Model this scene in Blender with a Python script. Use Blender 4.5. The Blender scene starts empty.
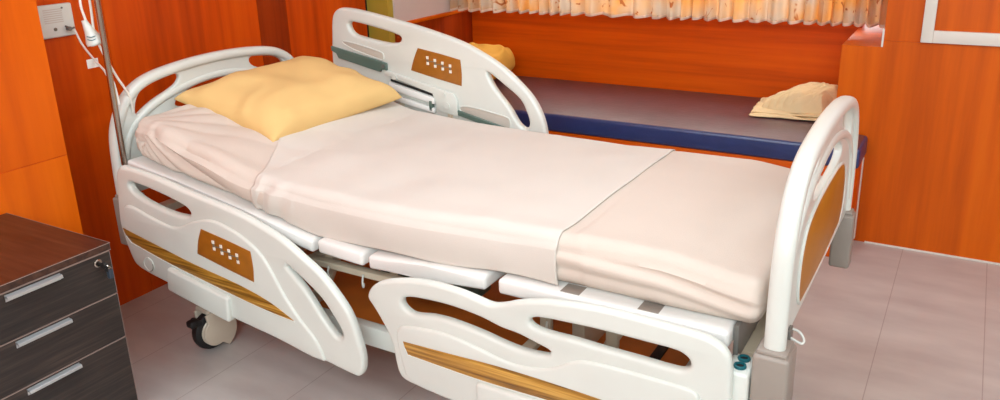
import bpy, bmesh, math, random
from mathutils import Vector, Matrix, noise

# ------------------------------------------------------------------ camera, world, lights, exposure
sc = bpy.context.scene
COL = sc.collection
cam_data = bpy.data.cameras.new('camera')
cam = bpy.data.objects.new('camera', cam_data)
COL.objects.link(cam)
R_ = Vector((0.86315955, 0.50416826, -0.02774804))
U_ = Vector((-0.13389852, 0.28153486, 0.95016278))
F_ = Vector((-0.48685396, 0.81642666, -0.31051688))
m = Matrix.Identity(4)
for r in range(3):
    m[r][0] = R_[r]; m[r][1] = U_[r]; m[r][2] = -F_[r]
m[0][3], m[1][3], m[2][3] = 2.51796968, -1.63450074, 1.51629182
cam.matrix_world = m
cam_data.sensor_width = 36.0
cam_data.sensor_fit = 'HORIZONTAL'
cam_data.lens = 810.82 / 1000 * 36
cam_data.shift_y = -(200 - 166.407) / 1000
cam_data.clip_start = 0.05
sc.camera = cam

sc.view_settings.view_transform = 'Standard'
sc.view_settings.look = 'None'
sc.view_settings.gamma = 1.0
sc.view_settings.use_curve_mapping = False
sc.view_settings.exposure = 0.40

w = bpy.data.worlds.new('daylight'); sc.world = w; w.use_nodes = True
bg = w.node_tree.nodes['Background']
bg.inputs[0].default_value = (0.85, 0.92, 1.0, 1); bg.inputs[1].default_value = 1.0

def area(name, loc, size, power, color, target=None, sy=None):
    l = bpy.data.lights.new(name, 'AREA'); l.energy = power; l.color = color
    l.shape = 'RECTANGLE'; l.size = size; l.size_y = sy or size
    o = bpy.data.objects.new(name, l); COL.objects.link(o); o.location = loc
    d = Vector(target) - Vector(loc) if target else Vector((0, 0, -1))
    o.rotation_euler = d.to_track_quat('-Z', 'Y').to_euler()
    return o
area('ceiling_lamp_light', (1.55, 0.1, 2.55), 1.0, 17, (0.80, 0.92, 1.0), sy=0.9)
area('camera_side_fill_light', (2.9, -2.6, 2.2), 1.8, 62, (0.84, 0.94, 1.0), target=(1.3, 0.4, 0.4), sy=1.3)  # added soft fill from the camera side for more frontal light, no ceiling fixture
area('left_floor_fill_light', (0.95, -2.3, 2.6), 1.0, 22, (0.84, 0.94, 1.0), target=(0.9, -1.0, 0.0), sy=0.8)  # added fill that brightens the floor and cabinet at the left
area('ceiling_lamp_light_side', (3.9, 0.6, 2.5), 1.2, 16, (0.80, 0.92, 1.0), target=(2.4, 0.8, 0.0), sy=0.9)
area('window_daylight', (0.95, 3.2, 1.7), 2.2, 45, (1.0, 0.97, 0.9), target=(1.0, 2.4, 1.3), sy=1.3)

# ------------------------------------------------------------------ helpers
def lin(c):
    return tuple((x / 255 / 12.92) if x / 255 <= 0.04045 else ((x / 255 + 0.055) / 1.055) ** 2.4 for x in c) + (1,)

def newmat(name):
    mt = bpy.data.materials.new(name); mt.use_nodes = True
    nt = mt.node_tree
    return mt, nt, nt.nodes['Principled BSDF']

def plain(name, rgb, rough=0.5, metal=0.0, var=0.0, scale=8, bump=0.0, bscale=60, coat=0.0, spec=0.5):
    mt, nt, b = newmat(name)
    b.inputs['Roughness'].default_value = rough; b.inputs['Metallic'].default_value = metal
    b.inputs['Coat Weight'].default_value = coat
    b.inputs['Specular IOR Level'].default_value = spec
    tc = nt.nodes.new('ShaderNodeTexCoord')
    n = nt.nodes.new('ShaderNodeTexNoise'); n.inputs['Scale'].default_value = scale; n.inputs['Detail'].default_value = 4
    nt.links.new(tc.outputs['Object'], n.inputs['Vector'])
    cr = nt.nodes.new('ShaderNodeValToRGB')
    c = lin(rgb)
    cr.color_ramp.elements[0].position = 0.3; cr.color_ramp.elements[1].position = 0.7
    cr.color_ramp.elements[0].color = tuple(v * (1 - var) for v in c[:3]) + (1,)
    cr.color_ramp.elements[1].color = tuple(min(1, v * (1 + var)) for v in c[:3]) + (1,)
    nt.links.new(n.outputs['Fac'], cr.inputs['Fac']); nt.links.new(cr.outputs['Color'], b.inputs['Base Color'])
    if bump:
        n2 = nt.nodes.new('ShaderNodeTexNoise'); n2.inputs['Scale'].default_value = bscale; n2.inputs['Detail'].default_value = 3
        nt.links.new(tc.outputs['Object'], n2.inputs['Vector'])
        bp = nt.nodes.new('ShaderNodeBump'); bp.inputs['Strength'].default_value = bump; bp.inputs['Distance'].default_value = 0.01
        nt.links.new(n2.outputs['Fac'], bp.inputs['Height']); nt.links.new(bp.outputs['Normal'], b.inputs['Normal'])
    return mt

def wood(name, dark, mid, light, scale=(30, 30, 1.2), rough=0.35, detail=6, coat=0.0, p=(0.3, 0.5, 0.72), fig=0.35, spec=0.5):
    """figured veneer: a fine stretched grain over broad slow bands"""
    mt, nt, b = newmat(name)
    b.inputs['Roughness'].default_value = rough; b.inputs['Coat Weight'].default_value = coat
    b.inputs['Specular IOR Level'].default_value = spec
    tc = nt.nodes.new('ShaderNodeTexCoord')
    mp = nt.nodes.new('ShaderNodeMapping'); mp.inputs['Scale'].default_value = scale
    nt.links.new(tc.outputs['Object'], mp.inputs['Vector'])
    n1 = nt.nodes.new('ShaderNodeTexNoise'); n1.inputs['Scale'].default_value = 1.0; n1.inputs['Detail'].default_value = detail; n1.inputs['Roughness'].default_value = 0.6
    n2 = nt.nodes.new('ShaderNodeTexNoise'); n2.inputs['Scale'].default_value = 0.18; n2.inputs['Detail'].default_value = 2; n2.inputs['Distortion'].default_value = 1.2
    nt.links.new(mp.outputs[0], n1.inputs['Vector']); nt.links.new(mp.outputs[0], n2.inputs['Vector'])
    mx = nt.nodes.new('ShaderNodeMix'); mx.inputs[0].default_value = fig
    nt.links.new(n1.outputs['Fac'], mx.inputs[2]); nt.links.new(n2.outputs['Fac'], mx.inputs[3])
    cr = nt.nodes.new('ShaderNodeValToRGB'); e = cr.color_ramp.elements
    e[0].position = p[0]; e[0].color = lin(dark); e[1].position = p[2]; e[1].color = lin(light)
    k = e.new(p[1]); k.color = lin(mid)
    nt.links.new(mx.outputs[0], cr.inputs['Fac']); nt.links.new(cr.outputs['Color'], b.inputs['Base Color'])
    return mt

M = {}
M['wall_wood'] = wood('red_brown_veneer_vertical_grain', (158, 48, 0), (204, 72, 0), (230, 96, 4), (18, 18, 0.9), 0.42, fig=.55, spec=.25)
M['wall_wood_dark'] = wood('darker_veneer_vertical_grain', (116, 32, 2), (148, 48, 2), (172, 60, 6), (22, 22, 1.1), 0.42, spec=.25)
M['panel_wood'] = wood('bright_orange_veneer', (196, 76, 0), (216, 92, 0), (232, 106, 4), (14, 14, 1.0), 0.4, spec=.25)
M['panel_wood_low'] = wood('pale_orange_veneer', (204, 82, 0), (222, 98, 0), (236, 112, 6), (14, 14, 1.0), 0.4, spec=.25)
M['alcove_wood'] = wood('orange_veneer_horizontal_grain', (176, 62, 0), (216, 86, 0), (234, 106, 4), (0.9, 18, 22), 0.4, fig=.5, spec=.25)
M['right_wood'] = wood('orange_veneer_right_wall', (176, 70, 0), (210, 92, 0), (228, 110, 6), (16, 16, 0.9), 0.4, fig=.5, spec=.25)
M['wenge'] = wood('dark_wenge_laminate', (28, 22, 20), (43, 34, 30), (66, 52, 45), (60, 4, 90), 0.42, p=(0.35, 0.5, 0.68), fig=0.2)
M['wenge_top'] = wood('dark_wenge_top', (46, 26, 20), (66, 40, 30), (86, 56, 42), (4, 70, 60), 0.3, p=(0.35, 0.5, 0.68), fig=0.2)
M['edge'] = plain('pale_edge_band', (150, 128, 118), 0.4)
M['white_plastic'] = plain('off_white_moulded_plastic', (215, 218, 210), 0.32, var=0.02, coat=0.15)
M['panel_plastic'] = plain('white_deck_plastic', (232, 231, 226), 0.3, var=0.02)
M['grey_plastic'] = plain('warm_grey_plastic', (150, 140, 130), 0.45, var=0.05)
M['beige_metal'] = plain('beige_painted_steel', (208, 194, 170), 0.4, var=0.04)
M['green_grey'] = plain('green_grey_painted_steel', (88, 108, 98), 0.45, var=0.08)
M['recess'] = plain('grey_recess_plastic', (196, 188, 176), 0.5, var=0.03)
M['oak'] = wood('oak_grain_inlay', (98, 60, 14), (172, 122, 44), (208, 160, 76), (3.2, 60, 110), 0.35, p=(0.36, 0.5, 0.62), fig=0.25)
M['amber'] = plain('amber_brown_inlay', (158, 96, 26), 0.35, var=0.10, scale=30)
M['amber_foot'] = plain('amber_footboard_inlay', (176, 112, 24), 0.4, var=0.08, scale=8)
M['button'] = plain('pale_button', (236, 232, 220), 0.4)
M['line_grey'] = plain('button_link_grey', (120, 112, 96), 0.5)
M['fob'] = plain('dark_blue_grey_fob', (52, 62, 74), 0.35)
M['teal'] = plain('teal_ring', (20, 96, 104), 0.35)
M['black'] = plain('black_rubber', (22, 20, 20), 0.55)
M['caster'] = plain('cream_caster_plastic', (206, 192, 172), 0.4, var=0.03)
M['chrome'] = plain('stainless_tube', (170, 160, 150), 0.22, metal=1.0)
M['alu'] = plain('brushed_aluminium', (205, 210, 212), 0.3, metal=0.85)
M['sheet'] = plain('pale_peach_cotton', (213, 199, 186), 0.85, var=0.015, scale=5, bump=0.12, bscale=300, spec=0.2)
M['draw'] = plain('pale_pink_cotton', (216, 208, 198), 0.85, var=0.012, scale=5, bump=0.12, bscale=300, spec=0.2)
M['pillow'] = plain('golden_yellow_cotton', (228, 190, 126), 0.85, var=0.02, scale=6, bump=0.15, bscale=300, spec=0.2)
M['cushion'] = plain('mustard_cotton', (214, 156, 66), 0.85, var=0.05, scale=9, bump=0.2, bscale=60, spec=0.2)
M['blanket'] = plain('cream_yellow_cotton', (232, 206, 160), 0.9, var=0.03, scale=10, bump=0.3, bscale=40, spec=0.2)
M['vinyl'] = plain('navy_blue_vinyl', (34, 52, 104), 0.36, var=0.10, scale=14, bump=0.15, bscale=35, spec=0.9)
M['vinyl_top'] = plain('purple_brown_seat_top', (88, 58, 62), 0.38, var=0.10, scale=12, bump=0.15, bscale=35, spec=0.7)  # upward faces of the seat, browner than its navy sides
M['yellow_paint'] = plain('olive_yellow_paint', (176, 152, 52), 0.5, var=0.04)
M['white_wall'] = plain('pinkish_white_paint', (206, 192, 188), 0.7, var=0.02)
M['cream_wall'] = plain('cream_room_wall', (226, 220, 208), 0.8, var=0.02)
M['ceiling'] = plain('white_ceiling', (240, 238, 232), 0.85)
M['white_trim'] = plain('white_trim_paint', (226, 222, 212), 0.45)
M['dark_gap'] = plain('dark_gap', (30, 16, 10), 0.8)
M['brown_board'] = plain('brown_laminate_board', (216, 118, 44), 0.4, var=0.12, scale=7)
M['hem'] = plain('peach_hem_binding', (226, 196, 172), 0.8)
M['cable'] = plain('white_cable', (232, 226, 216), 0.4)
M['steel_grey'] = plain('grey_steel', (120, 118, 112), 0.4, metal=0.3)

def floor_mat():
    mt, nt, b = newmat('mauve_vinyl_tiles'); L = nt.links
    b.inputs['Roughness'].default_value = 0.33
    tc = nt.nodes.new('ShaderNodeTexCoord')
    mp = nt.nodes.new('ShaderNodeMapping'); mp.inputs['Scale'].default_value = (2, 5, 1)
    L.new(tc.outputs['Object'], mp.inputs[0])
    n = nt.nodes.new('ShaderNodeTexNoise'); n.inputs['Scale'].default_value = 1.5; n.inputs['Detail'].default_value = 6
    L.new(mp.outputs[0], n.inputs['Vector'])
    cr = nt.nodes.new('ShaderNodeValToRGB'); e = cr.color_ramp.elements
    e[0].position = 0.3; e[0].color = lin((180, 172, 168)); e[1].position = 0.7; e[1].color = lin((200, 194, 188))
    L.new(n.outputs['Fac'], cr.inputs['Fac'])
    sx = nt.nodes.new('ShaderNodeSeparateXYZ'); L.new(tc.outputs['Object'], sx.inputs[0])
    def seam(out, off, pitch, wd):
        a = nt.nodes.new('ShaderNodeMath'); a.operation = 'SUBTRACT'; L.new(out, a.inputs[0]); a.inputs[1].default_value = off
        d = nt.nodes.new('ShaderNodeMath'); d.operation = 'DIVIDE'; L.new(a.outputs[0], d.inputs[0]); d.inputs[1].default_value = pitch
        f = nt.nodes.new('ShaderNodeMath'); f.operation = 'PINGPONG'; L.new(d.outputs[0], f.inputs[0]); f.inputs[1].default_value = 0.5
        g = nt.nodes.new('ShaderNodeMath'); g.operation = 'LESS_THAN'; L.new(f.outputs[0], g.inputs[0]); g.inputs[1].default_value = wd / pitch
        return g.outputs[0]
    s1 = seam(sx.outputs[0], 2.359, 0.323, 0.0016)
    mx = nt.nodes.new('ShaderNodeMix'); mx.data_type = 'RGBA'
    k = nt.nodes.new('ShaderNodeMath'); k.operation = 'MULTIPLY'; L.new(s1, k.inputs[0]); k.inputs[1].default_value = 0.6
    L.new(k.outputs[0], mx.inputs[0]); L.new(cr.outputs[0], mx.inputs[6]); mx.inputs[7].default_value = lin((142, 126, 120))
    L.new(mx.outputs[2], b.inputs['Base Color'])
    return mt
M['floor'] = floor_mat()

def curtain_mat():
    mt, nt, b = newmat('floral_curtain_cloth'); L = nt.links
    tc = nt.nodes.new('ShaderNodeTexCoord')
    n = nt.nodes.new('ShaderNodeTexNoise'); n.inputs['Scale'].default_value = 5; n.inputs['Detail'].default_value = 2
    L.new(tc.outputs['Object'], n.inputs['Vector'])
    cr = nt.nodes.new('ShaderNodeValToRGB'); e = cr.color_ramp.elements
    e[0].position = 0.38; e[0].color = lin((198, 178, 156)); e[1].position = 0.62; e[1].color = lin((222, 158, 84))
    L.new(n.outputs['Fac'], cr.inputs['Fac'])
    v = nt.nodes.new('ShaderNodeTexNoise'); v.inputs['Scale'].default_value = 11; v.inputs['Detail'].default_value = 1; v.inputs['Distortion'].default_value = 2.5
    L.new(tc.outputs['Object'], v.inputs['Vector'])
    c2 = nt.nodes.new('ShaderNodeValToRGB'); e = c2.color_ramp.elements
    e[0].position = 0.66; e[0].color = (0, 0, 0, 1); e[1].position = 0.72; e[1].color = (1, 1, 1, 1)
    L.new(v.outputs['Fac'], c2.inputs['Fac'])
    mx = nt.nodes.new('ShaderNodeMix'); mx.data_type = 'RGBA'
    L.new(c2.outputs[0], mx.inputs[0]); L.new(cr.outputs[0], mx.inputs[6]); mx.inputs[7].default_value = lin((170, 96, 48))
    L.new(mx.outputs[2], b.inputs['Base Color']); b.inputs['Roughness'].default_value = 0.9
    tr = nt.nodes.new('ShaderNodeBsdfTranslucent'); L.new(mx.outputs[2], tr.inputs['Color'])
    ms = nt.nodes.new('ShaderNodeMixShader'); ms.inputs[0].default_value = 0.45
    L.new(b.outputs[0], ms.inputs[1]); L.new(tr.outputs[0], ms.inputs[2])
    L.new(ms.outputs[0], nt.nodes['Material Output'].inputs['Surface'])
    return mt
M['curtain'] = curtain_mat()
def glass_mat():
    mt, nt, b = newmat('window_glass')
    b.inputs['Base Color'].default_value = (1, 1, 1, 1); b.inputs['Roughness'].default_value = 0.0
    b.inputs['Transmission Weight'].default_value = 1.0; b.inputs['IOR'].default_value = 1.02
    return mt
M['glass'] = glass_mat()

def finish(bm, name, mat, parent=None, angle=35, recalc=True):
    if recalc: bmesh.ops.recalc_face_normals(bm, faces=bm.faces)
    me = bpy.data.meshes.new(name); bm.to_mesh(me); bm.free()
    for p in me.polygons: p.use_smooth = True
    me.set_sharp_from_angle(angle=math.radians(angle))
    for q in (mat if isinstance(mat, list) else [mat]): me.materials.append(q)
    o = bpy.data.objects.new(name, me); COL.objects.link(o)
    if parent:
        o.parent = parent
        o.matrix_parent_inverse = Matrix.Translation(-parent.location) if parent.type == 'EMPTY' else Matrix.Identity(4)
    return o

def thing(name, label, cat, loc, group=None):
    o = bpy.data.objects.new(name, None); COL.objects.link(o); o.location = loc; o.empty_display_size = 0.05
    o['label'] = label; o['category'] = cat
    if group: o['group'] = group
    return o
def tag(o, label, cat, group=None):
    o['label'] = label; o['category'] = cat
    if group: o['group'] = group
    return o
def struct(o):
    o['kind'] = 'structure'; return o

def box(bm, x0, x1, y0, y1, z0, z1, bev=0.0, seg=2, mi=0):
    r = bmesh.ops.create_cube(bm, size=1.0); vs = r['verts']
    for v in vs:
        v.co = Vector((x0 + (v.co.x + .5) * (x1 - x0), y0 + (v.co.y + .5) * (y1 - y0), z0 + (v.co.z + .5) * (z1 - z0)))
    fs = list({f for v in vs for f in v.link_faces})
    for f in fs: f.material_index = mi
    if bev:
        es = list({e for v in vs for e in v.link_edges})
        bmesh.ops.bevel(bm, geom=es, offset=bev, segments=seg, profile=0.5, affect='EDGES', material=mi)
    return bm

def prism_box(bm, pts, y0, y1, bev=0.0, seg=2):
    """closed (x,z) polygon pushed along y"""
    n = len(pts)
    a = [bm.verts.new((p[0], y0, p[1])) for p in pts]; b = [bm.verts.new((p[0], y1, p[1])) for p in pts]
    fs = [bm.faces.new(a), bm.faces.new(b[::-1])]
    for i in range(n): fs.append(bm.faces.new((a[i], b[i], b[(i + 1) % n], a[(i + 1) % n])))
    if bev:
        es = list({e for f in fs for e in f.edges})
        bmesh.ops.bevel(bm, geom=es, offset=bev, segments=seg, profile=0.5, affect='EDGES')
    return bm

def catmull(pts, closed=False, n=6):
    """smooth line through pts; doubled points stay sharp corners"""
    P = [Vector(p) for p in pts]; out = []; N = len(P)
    def tan(i):
        if not closed and (i == 0 or i == N - 1): return None
        a, c, d = P[(i - 1) % N], P[i], P[(i + 1) % N]; la, ld = (c - a).length, (d - c).length
        if la < 1e-7 or ld < 1e-7: return None
        return (d - a) / (la + ld)
    T = [tan(i) for i in range(N)]
    for i in range(N if closed else N - 1):
        p1, p2 = P[i], P[(i + 1) % N]; L = (p2 - p1).length
        if L < 1e-7: continue
        ch = (p2 - p1) / L
        m1 = (T[i] if T[i] is not None else ch) * L; m2 = (T[(i + 1) % N] if T[(i + 1) % N] is not None else ch) * L
        for k in range(n):
            t = k / n; t2, t3 = t * t, t ** 3
            out.append(p1 * (2 * t3 - 3 * t2 + 1) + m1 * (t3 - 2 * t2 + t) + p2 * (3 * t2 - 2 * t3) + m2 * (t3 - t2))
    if not closed: out.append(P[-1])
    return out

def tube(bm, pts, r, seg=12, smooth=True, closed=False, n=6, cap=True):
    P = catmull(pts, closed, n) if smooth else [Vector(p) for p in pts]
    N = len(P); rings = []
    up = Vector((0, 0, 1)); prev = None
    for i, p in enumerate(P):
        if closed: t = P[(i + 1) % N] - P[i - 1]
        else: t = P[min(i + 1, N - 1)] - P[max(i - 1, 0)]
        t.normalize()
        if prev is None:
            a = t.cross(up)
            if a.length < 0.1: a = t.cross(Vector((1, 0, 0)))
        else: a = prev - t * prev.dot(t)
        a.normalize(); prev = a; b = t.cross(a)
        rr = r(i / (N - 1)) if callable(r) else r
        rings.append([bm.verts.new(p + (a * math.cos(2 * math.pi * k / seg) + b * math.sin(2 * math.pi * k / seg)) * rr) for k in range(seg)])
    for i in range(N if closed else N - 1):
        A = rings[i]; B = rings[(i + 1) % N]
        for k in range(seg): bm.faces.new((A[k], A[(k + 1) % seg], B[(k + 1) % seg], B[k]))
    if cap and not closed:
        bm.faces.new(rings[0][::-1]); bm.faces.new(rings[-1])
    return bm

def lathe(bm, prof, c, axis='Z', seg=32):
    """prof: (radius, height) along the axis from centre c"""
    rings = []
    for r, h in prof:
        ring = []
        for k in range(seg):
            a = 2 * math.pi * k / seg; u, v = r * math.cos(a), r * math.sin(a)
            co = {'Z': (u, v, h), 'Y': (u, h, v), 'X': (h, u, v)}[axis]
            ring.append(bm.verts.new(Vector(co) + Vector(c)))
        rings.append(ring)
    for A, B in zip(rings, rings[1:]):
        for k in range(seg): bm.faces.new((A[k], A[(k + 1) % seg], B[(k + 1) % seg], B[k]))
    bm.faces.new(rings[0][::-1]); bm.faces.new(rings[-1])
    return bm

def chaikin(pts, it=2):
    for _ in range(it):
        out = []
        for i in range(len(pts)):
            a = pts[i]; b = pts[(i + 1) % len(pts)]
            if (a[0] - b[0]) ** 2 + (a[1] - b[1]) ** 2 < 1e-12: out.append(a); continue
            out.append((a[0] * .75 + b[0] * .25, a[1] * .75 + b[1] * .25)); out.append((a[0] * .25 + b[0] * .75, a[1] * .25 + b[1] * .75))
        pts = out
    return pts

def spline2(pts, n=5):
    return [(p[0], p[1]) for p in catmull([(a[0], a[1], 0) for a in pts], True, n)]

def plate(bm, outer, holes, mapf, half, bev, res=3):
    """moulded sheet: outline with holes, thickness 2*half, every rim rounded by bev; mapf(u,v,w) -> xyz"""
    cu = bpy.data.curves.new('tmp', 'CURVE'); cu.dimensions = '2D'; cu.fill_mode = 'BOTH'
    for loop in [outer] + holes:
        s = cu.splines.new('POLY'); s.points.add(len(loop) - 1); s.use_cyclic_u = True
        for i, p in enumerate(loop): s.points[i].co = (p[0], p[1], 0, 1)
    cu.extrude = max(half - bev, 0.0001); cu.bevel_depth = bev; cu.bevel_resolution = res; cu.offset = -bev
    o = bpy.data.objects.new('tmp', cu); COL.objects.link(o)
    dg = bpy.context.evaluated_depsgraph_get(); me = bpy.data.meshes.new_from_object(o.evaluated_get(dg))
    b2 = bmesh.new(); b2.from_mesh(me); bmesh.ops.remove_doubles(b2, verts=b2.verts, dist=2e-5)
    for v in b2.verts: v.co = Vector(mapf(*v.co))
    bmesh.ops.recalc_face_normals(b2, faces=b2.faces)
    m2 = bpy.data.meshes.new('t2'); b2.to_mesh(m2); b2.free(); bm.from_mesh(m2)
    bpy.data.objects.remove(o); bpy.data.curves.remove(cu); bpy.data.meshes.remove(me); bpy.data.meshes.remove(m2)
    return bm

# ------------------------------------------------------------------ the room
XH, YR, YW = -0.338, 2.111, 2.635
X1, Y0, ZC = 4.6, -3.2, 2.7
b = box(bmesh.new(), XH - .1, X1 + .1, Y0 - .1, YW + .1, -0.1, 0.0); struct(finish(b, 'floor', M['floor']))
b = box(bmesh.new(), XH - .1, X1 + .1, Y0 - .1, YW + .1, ZC, ZC + .1); struct(finish(b, 'ceiling', M['ceiling']))
# head wall: veneer boards with narrow grooves
b = bmesh.new()
ys = [Y0, -2.3, -1.4, -0.5, 0.27, 1.033, 1.215, 1.795]
for i in range(len(ys) - 1):
    box(b, XH - .03, XH, ys[i] + .001, ys[i + 1] - .001, 0.0, ZC, mi=1 if i == 5 else 0)
box(b, XH - .1, XH - .012, Y0, 1.83, 0.0, ZC, mi=2)
struct(finish(b, 'wall_left', [M['wall_wood'], M['wall_wood_dark'], M['dark_gap']]))
# step of the wall into the alcove (painted olive yellow), alcove side wall white over wood
b = bmesh.new(); box(b, XH - .1, -0.212, 1.822, 1.87, 0.0, ZC); struct(finish(b, 'wall_step', M['yellow_paint']))
b = bmesh.new(); box(b, XH - .1, -0.205, 1.87, YW + .1, 0.905, ZC); struct(finish(b, 'wall_alcove_upper', M['white_wall']))
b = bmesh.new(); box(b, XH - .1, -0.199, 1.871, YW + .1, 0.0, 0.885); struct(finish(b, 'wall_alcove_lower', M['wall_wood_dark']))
b = bmesh.new(); box(b, -.25, -0.190, 1.868, YW, 0.885, 0.905, .003); struct(finish(b, 'trim_1', M['right_wood']))
# window wall
b = bmesh.new(); box(b, -0.199, 2.03, YW, YW + .1, 0.0, 0.95); struct(finish(b, 'wall_back', M['alcove_wood']))
b = bmesh.new()
box(b, -0.34, -0.05, YW, YW + .1, .95, ZC); box(b, 2.06, 2.3, YW, YW + .1, .95, ZC); box(b, -.05, 2.06, YW, YW + .1, 2.15, ZC)
struct(finish(b, 'wall_back_upper', M['white_wall']))
b = bmesh.new()
for (x0, x1, z0, z1) in [(-.05, 2.06, .95, 1.0), (-.05, 2.06, 2.1, 2.15), (-.05, 0, 1.0, 2.1), (2.01, 2.06, 1.0, 2.1), (.98, 1.03, 1.0, 2.1)]:
    box(b, x0, x1, YW + .03, YW + .08, z0, z1, .004)
wf = struct(finish(b, 'window_1', M['white_trim']))
b = box(bmesh.new(), 0, 2.01, YW + .052, YW + .056, 1.0, 2.1); finish(b, 'window_pane', M['glass'], wf)
# right wall: lower part with its ledge, upper part set back, white frame on it
b = bmesh.new()
box(b, 2.019, 2.1785, YR, YW + .1, 0.0, 0.888); box(b, 2.1785, X1, YR, YW + .1, 0.0, 0.915)
struct(finish(b, 'wall_right', M['right_wood']))
b = bmesh.new(); box(b, 2.178, X1, YR + .003, YW + .1, 0.9155, ZC); struct(finish(b, 'wall_right_upper', M['right_wood']))
b = bmesh.new(); box(b, 2.172, 2.1795, YR - .001, YR + .2, 0.8885, 0.965); struct(finish(b, 'trim_2', M['white_trim']))
b = bmesh.new()
box(b, 2.318, 2.362, YR - .014, YR + .004, 0.918, 2.4, .002); box(b, 2.362, 3.6, YR - .014, YR + .004, 0.918, 0.968, .002)
box(b, 3.556, 3.6, YR - .0135, YR + .004, 0.968, 2.4, .002); box(b, 2.362, 3.556, YR - .0135, YR + .004, 2.35, 2.4, .002)
struct(finish(b, 'trim_3', M['white_trim']))
b = bmesh.new(); box(b, 2.2, X1, YR - .006, YR, 0.0, 0.006); struct(finish(b, 'baseboard_right', M['white_trim']))
b = bmesh.new(); box(b, XH - .1, X1 + .1, Y0 - .1, Y0, 0, ZC); struct(finish(b, 'wall_front', M['cream_wall']))
b = bmesh.new(); box(b, X1, X1 + .1, Y0, YW, 0, ZC); struct(finish(b, 'wall_east', M['cream_wall']))
# projecting wood panel beside the cabinet (floor to ceiling), with a horizontal joint
b = bmesh.new()
box(b, XH, -0.08, Y0, -0.126, 0.0, 0.744, mi=1); box(b, XH, -0.0815, Y0, -0.1275, 0.744, 0.747, mi=2); box(b, XH, -0.08, Y0, -0.126, 0.747, ZC, mi=0)
struct(finish(b, 'wall_panel', [M['panel_wood'], M['panel_wood_low'], M['wall_wood']]))

# ------------------------------------------------------------------ curtain
def curtain():
    bm = bmesh.new(); NX, NZ = 420, 14
    rows = []
    x0, x1 = -0.196, 2.168
    for j in range(NZ + 1):
        t = j / NZ; row = []
        for i in range(NX + 1):
            u = i / NX; x = x0 + (x1 - x0) * u
            ph = 2 * math.pi * (31 * u + 0.9 * math.sin(7 * u) + 0.5 * math.sin(19 * u + 1))
            f = 0.024 * math.sin(ph) + 0.008 * math.sin(2.3 * ph + 1)
            zb = 0.916 + 0.019 * u + 0.004 * math.sin(ph + .6) + 0.006 * noise.noise(Vector((u * 20, 3, 0)))
            z = zb + (2.2 - zb) * t ** 1.6
            if z > 2.2: z = 2.2
            xx = x + 0.007 * math.cos(ph) * (1 - t * .3)
            row.append(bm.verts.new((xx, 2.405 + f * (1 - .35 * t), z)))
        rows.append(row)
    for j in range(NZ):
        for i in range(NX): bm.faces.new((rows[j][i], rows[j][i + 1], rows[j + 1][i + 1], rows[j + 1][i]))
    root = thing('curtain', 'floral orange and cream pleated curtain hanging over the window', 'curtain', (1.0, 2.405, 0.9))
    o = finish(bm, 'cloth', M['curtain'], root, angle=80, recalc=False)
    # stitched white hem
    hb = bmesh.new(); pts = []
    me = o.data; n = NX + 1
    prev = None
    for i in range(n):
        c = me.vertices[i].co
        pts.append((c.x, c.y, c.z))
    hr = []
    for (x, y, z) in pts:
        hr.append([hb.verts.new((x, y - .003, z + .011)), hb.verts.new((x, y - .0035, z - .003)), hb.verts.new((x, y + .003, z - .003)), hb.verts.new((x, y + .003, z + .011))])
    for A, B in zip(hr, hr[1:]):
        for k in range(4): hb.faces.new((A[k], A[(k + 1) % 4], B[(k + 1) % 4], B[k]))
    finish(hb, 'hem', M['hem'], root, angle=80, recalc=True)
    return root
curtain()
b = tube(bmesh.new(), [(-.19, 2.405, 2.225), (2.17, 2.405, 2.225)], .012, smooth=False)
tag(finish(b, 'curtain_rod', M['white_trim']), 'white rod along the top of the window carrying the curtain', 'curtain rod')

# ------------------------------------------------------------------ couch in the window alcove
couch = thing('built_in_couch', 'low navy vinyl bench seat on a wooden base under the window', 'couch', (1.0, 2.25, 0))
def poly_slab(bm, pts, z0, z1, bev, seg=3):
    a = [bm.verts.new((p[0], p[1], z0)) for p in pts]; c = [bm.verts.new((p[0], p[1], z1)) for p in pts]
    fs = [bm.faces.new(a[::-1]), bm.faces.new(c)]
    n = len(pts)
    for i in range(n): fs.append(bm.faces.new((a[i], a[(i + 1) % n], c[(i + 1) % n], c[i])))
    es = list({e for f in fs for e in f.edges})
    if bev: bmesh.ops.bevel(bm, geom=es, offset=bev, segments=seg, profile=0.5, affect='EDGES')
    return bm
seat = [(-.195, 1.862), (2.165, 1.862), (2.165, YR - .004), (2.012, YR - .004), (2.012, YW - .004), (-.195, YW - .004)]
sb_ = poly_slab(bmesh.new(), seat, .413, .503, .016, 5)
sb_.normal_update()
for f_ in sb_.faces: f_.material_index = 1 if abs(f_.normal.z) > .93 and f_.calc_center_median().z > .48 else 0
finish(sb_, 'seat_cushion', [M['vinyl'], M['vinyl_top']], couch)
b = poly_slab(bmesh.new(), [(-.19, 1.872), (2.155, 1.872), (2.155, YR - .005), (2.01, YR - .005), (2.01, YW - .006), (-.19, YW - .006)], .0, .411, .002)
cb = finish(b, 'wooden_base', M['alcove_wood'], couch)
b = box(bmesh.new(), 2.155, 2.159, YR - .03, YR - .006, .02, .40); finish(b, 'end_strip', M['white_trim'], couch)

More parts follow.
